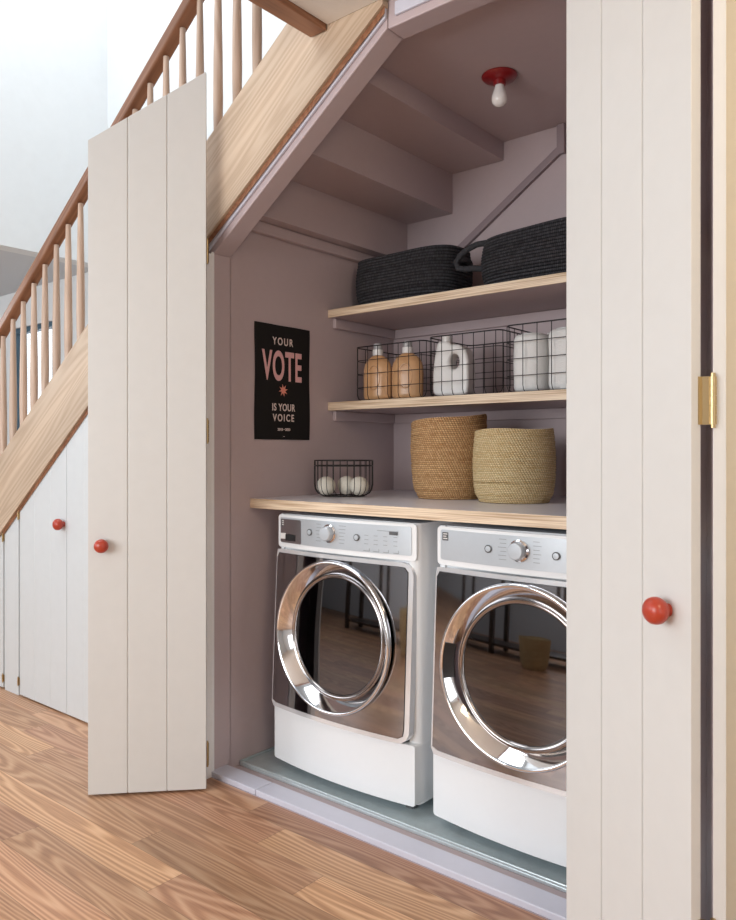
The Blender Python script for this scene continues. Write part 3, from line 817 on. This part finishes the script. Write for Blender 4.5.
# points in the basket frame: r = image right, v = away from the camera
vd = Vector((BX, BY)).normalized(); rd = Vector((vd.y, -vd.x))
def inb(a, b): return (BX + rd.x*a + vd.x*b, BY + rd.y*a + vd.y*b)
for (a, b, r_, lb) in ((-.074, -.020, .040, 'white wool ball alone at the left of the small wire basket'),
                       (.012, .034, .040, 'white wool ball in the middle of the small wire basket'),
                       (.065, -.034, .040, 'white wool ball at the right of the small wire basket')):
    px, py = inb(a, b)
    o = MB().sphere((0,0,r_), r_, 28).build('wool_ball', M_cream_k, smooth=80, loc=(px, py, ZT+.0055)); tag(o, lb, 'ball', 'wool balls in the small wire basket')

# ------------------------------------------------------------------ wire baskets on the middle shelf
ZS = 1.4745
def grid_basket(label, x0, x1, y0, y1, H, nx):
    t = thing('wire_basket', label, 'basket', ((x0+x1)/2, (y0+y1)/2, ZS), group='black wire baskets on the middle shelf')
    hx, hy = (x1-x0)/2, (y1-y0)/2; rc = .03
    def loop(ins, z):
        P = []
        for cx, cy, a0 in ((hx-rc,hy-rc,0), (-hx+rc,hy-rc,90), (-hx+rc,-hy+rc,180), (hx-rc,-hy+rc,270)):
            for q in range(6):
                a = radians(a0+90*q/5); P.append((cx+(rc-ins)*cos(a), cy+(rc-ins)*sin(a), z))
        return P
    mb = MB()
    mb.tube(loop(0, H), .0026, 6, True)
    mb.build('rim', M_black, t, smooth=60)
    mb = MB(); rr = .0017
    for k in range(1, 4): mb.tube(loop(0, H*k/4), rr, 5, True)
    mb.tube(loop(.014, .004), rr, 5, True)
    for i in range(nx+1):
        x = -hx+.02 + (2*hx-.04)*i/nx
        for sy in (-1, 1):
            mb.tube([(x, sy*hy, H), (x, sy*hy, .028), (x, sy*(hy-.006), .012), (x, sy*(hy-.02), .003)], rr, 5)
        mb.tube([(x, -hy+.02, .003), (x, hy-.02, .003)], rr, 5)
    ny_ = 5
    for i in range(ny_+1):
        y = -hy+.02 + (2*hy-.04)*i/ny_
        for sx in (-1, 1):
            mb.tube([(sx*hx, y, H), (sx*hx, y, .028), (sx*(hx-.006), y, .012), (sx*(hx-.02), y, .0055)], rr, 5)
        mb.tube([(-hx+.02, y, .0055), (hx-.02, y, .0055)], rr, 5)
    mb.build('wire_grid', M_black, t, smooth=60)
    return t
grid_basket('black wire basket of amber bottles, leftmost on the middle shelf', -2.240, -1.862, 2.605, 2.93, .240, 6)
grid_basket('black wire basket holding one white jug, centre of the middle shelf', -1.842, -1.500, 2.605, 2.93, .248, 6)
grid_basket('black wire basket of white towels, at the right of the middle shelf', -1.482, -1.09, 2.605, 2.93, .258, 6)
ZB = ZS + .0085

def amber(label, loc, rz):
    t = thing('detergent_bottle', label, 'bottle', loc, rz, 'amber detergent bottles in the left wire basket')
    prof = [(.060,0), (.068,.006), (.070,.02), (.071,.10), (.070,.135), (.064,.158), (.050,.178), (.034,.190), (.026,.196)]
    mb = MB(); mb.lathe(prof, 40, sy=.56, cap1=True)
    mb.build('bottle_body', M_amber, t, smooth=60)
    # raised oval label rim on the front
    pts = [(.030*cos(a), -.0405+.0045*abs(cos(a))**2*1.3, .095+.052*sin(a)) for a in [2*pi*i/28 for i in range(28)]]
    MB().tube(pts, .0026, 6, True).build('grip_rim', M_amber, t, smooth=60)
    MB().lathe([(.022,.1965), (.0235,.200), (.0235,.222), (.021,.2225)], 24).build('neck', M_wplast, t, smooth=40)
    MB().lathe([(.0195,.223), (.020,.226), (.019,.247), (.016,.250)], 24).build('cap', M_cap, t, smooth=40)
    return t
amber('amber plastic detergent bottle, left one of the pair in the wire basket', (-2.160, 2.672, ZB), .15)
amber('amber plastic detergent bottle, right one of the pair in the wire basket', (-2.008, 2.690, ZB), .35)

# white jug with a finger hole
def jug():
    t = thing('detergent_jug', 'white plastic jug with a round handle hole in the middle wire basket', 'jug', (-1.768, 2.690, ZB), .12)
    cu = bpy.data.curves.new('j', 'CURVE'); cu.dimensions = '2D'; cu.fill_mode = 'BOTH'; cu.extrude = .026; cu.bevel_depth = .012; cu.bevel_resolution = 4
    out = [(-.070,.012), (.066,.012), (.070,.05), (.070,.14), (.060,.178), (.035,.196), (-.002,.200), (-.016,.214), (-.050,.214), (-.056,.19), (-.064,.15), (-.070,.09)]
    def spl(pts, cyc=True, bez=True):
        s = cu.splines.new('NURBS'); s.points.add(len(pts)-1)
        for p_, (x, y) in zip(s.points, pts): p_.co = (x, y, 0, 1)
        s.use_cyclic_u = True; s.order_u = 3; s.resolution_u = 6
    o2 = []
    for (a, b), (c, d) in zip(out, out[1:]+out[:1]): o2 += [(a, b), ((a*2+c)/3, (b*2+d)/3), ((a+c*2)/3, (b+d*2)/3)]
    spl(o2)
    hole = [(.018+.034*cos(a)*-1, .140+.044*sin(a)) for a in [2*pi*i/16 for i in range(16)]]
    spl(hole)
    o = bpy.data.objects.new('j', cu); C.objects.link(o); bpy.context.view_layer.update()
    me = bpy.data.meshes.new_from_object(o.evaluated_get(bpy.context.evaluated_depsgraph_get())); bpy.data.objects.remove(o)
    for v in me.vertices: x, y, z = v.co; v.co = (x, z, y-.0)
    mz = min(v.co.z for v in me.vertices)
    for v in me.vertices: v.co.z -= mz
    me.materials.clear(); me.materials.append(M_wplast)
    for p_ in me.polygons: p_.use_smooth = True
    me.set_sharp_from_angle(angle=radians(50))
    b = bpy.data.objects.new('jug_body', me); C.objects.link(b); b.parent = t
    MB().lathe([(.021,.228), (.022,.231), (.021,.254), (.018,.257)], 24, c=(-.033,0,-.006)).build('cap', M_wplast, t, smooth=40)
jug()

# towels: rolled and stood on end in the right basket
def towel(label, x, y, r_, H, seed):
    random.seed(seed); seg = 48; R = []; n = 22
    for j in range(n+1):
        s = j/n; ring = []
        e = 1 - .12*max(0, (s-.9)/.1)**2 - .10*max(0, (.06-s)/.06)
        for i in range(seg):
            a = 2*pi*i/seg
            k = (abs(cos(a))**3+abs(sin(a))**3)**(-1/3)
            rr_ = r_*k*e*(1+.012*sin(5*a+seed)+.012*sin(s*9+a*2+seed))
            ring.append((rr_*cos(a)*.98, rr_*sin(a)*1.15, H*s))
        R.append(ring)
    last = R[-1]
    R2 = [[(p[0]*q, p[1]*q, H*(1+.010*(1-q))) for p in last] for q in (.8,.6,.4,.2,.05)]
    t = thing('rolled_towel', label, 'towel', (x, y, ZB), 0, 'white towels in the right wire basket')
    MB().rings(R + R2, True, True, True).build('roll', M_towel, t, smooth=60)
    # spiral fold showing on top and an outer edge line
    sp = []
    for i in range(60):
        a = i/60*2*pi*2.6; q = .90 - .78*i/60; sp.append((r_*q*cos(a)*.95, r_*q*sin(a)*1.1, H*1.0+.004))
    MB().tube(sp, .0035, 6).build('fold', M_towel, t, smooth=60)
    return t
towel('white rolled towel standing at the left of the right-hand wire basket', -1.408, 2.704, .068, .215, 2)
towel('white rolled towel standing at the right of the right-hand wire basket', -1.262, 2.704, .068, .222, 5)

# ------------------------------------------------------------------ furniture across the room (seen in the mirrored machine doors)
t = thing('console_table', 'long low dark wooden console across the room, mirrored in the machine doors', 'table', (-3.4, -1.5, 0), 0)
MB().box(-1.3, 1.3, -.25, .25, .68, .74).build('table_top', M_darkwood, t, bevel=.004)
MB().box(-1.25, 1.25, -.20, .20, .10, .13).build('lower_shelf', M_darkwood, t, bevel=.004)
for sx in (-1.22, 0, 1.22):
    for sy in (-.2, .2):
        MB().box(sx-.03, sx+.03, sy-.03, sy+.03, 0, .679).build('leg', M_darkwood, t, bevel=.003)
def plant(label, x, y, z, s, seed):
    t = thing('potted_plant', label, 'plant', (x, y, z))
    MB().lathe([(.05*s,0), (.07*s,.11*s), (.075*s,.12*s), (.066*s,.12*s), (.062*s,.10*s)], 24).build('pot', M_pot, t, smooth=40)
    random.seed(seed); mb = MB()
    for i in range(60):
        a = random.random()*2*pi; l = s*random.uniform(.12,.3); el = random.uniform(.3,1.4)
        d = Vector((cos(a)*cos(el), sin(a)*cos(el), sin(el))); b = Vector((cos(a)*.02*s, sin(a)*.02*s, .10*s)); e = b + d*l
        sd = Vector((-sin(a), cos(a), 0))*.018*s; m_ = b + d*l*.55 + Vector((0,0,.01))
        mb.add([b, m_+sd, e, m_-sd], [(0,1,2,3)])
    mb.build('foliage', M_leaf, t)
plant('bushy green plant in an ochre pot on the dark console', -3.0, -1.5, .7405, 1.0, 2)
plant('smaller green plant in an ochre pot at the far end of the console', -3.9, -1.45, .7405, .8, 5)
grass_basket('straw basket standing on the floor in front of the dark console', (-2.6, -1.0, .001), [(.13,0), (.15,.02), (.17,.12), (.185,.25), (.19,.33)], M_weave_straw, .002, 4)
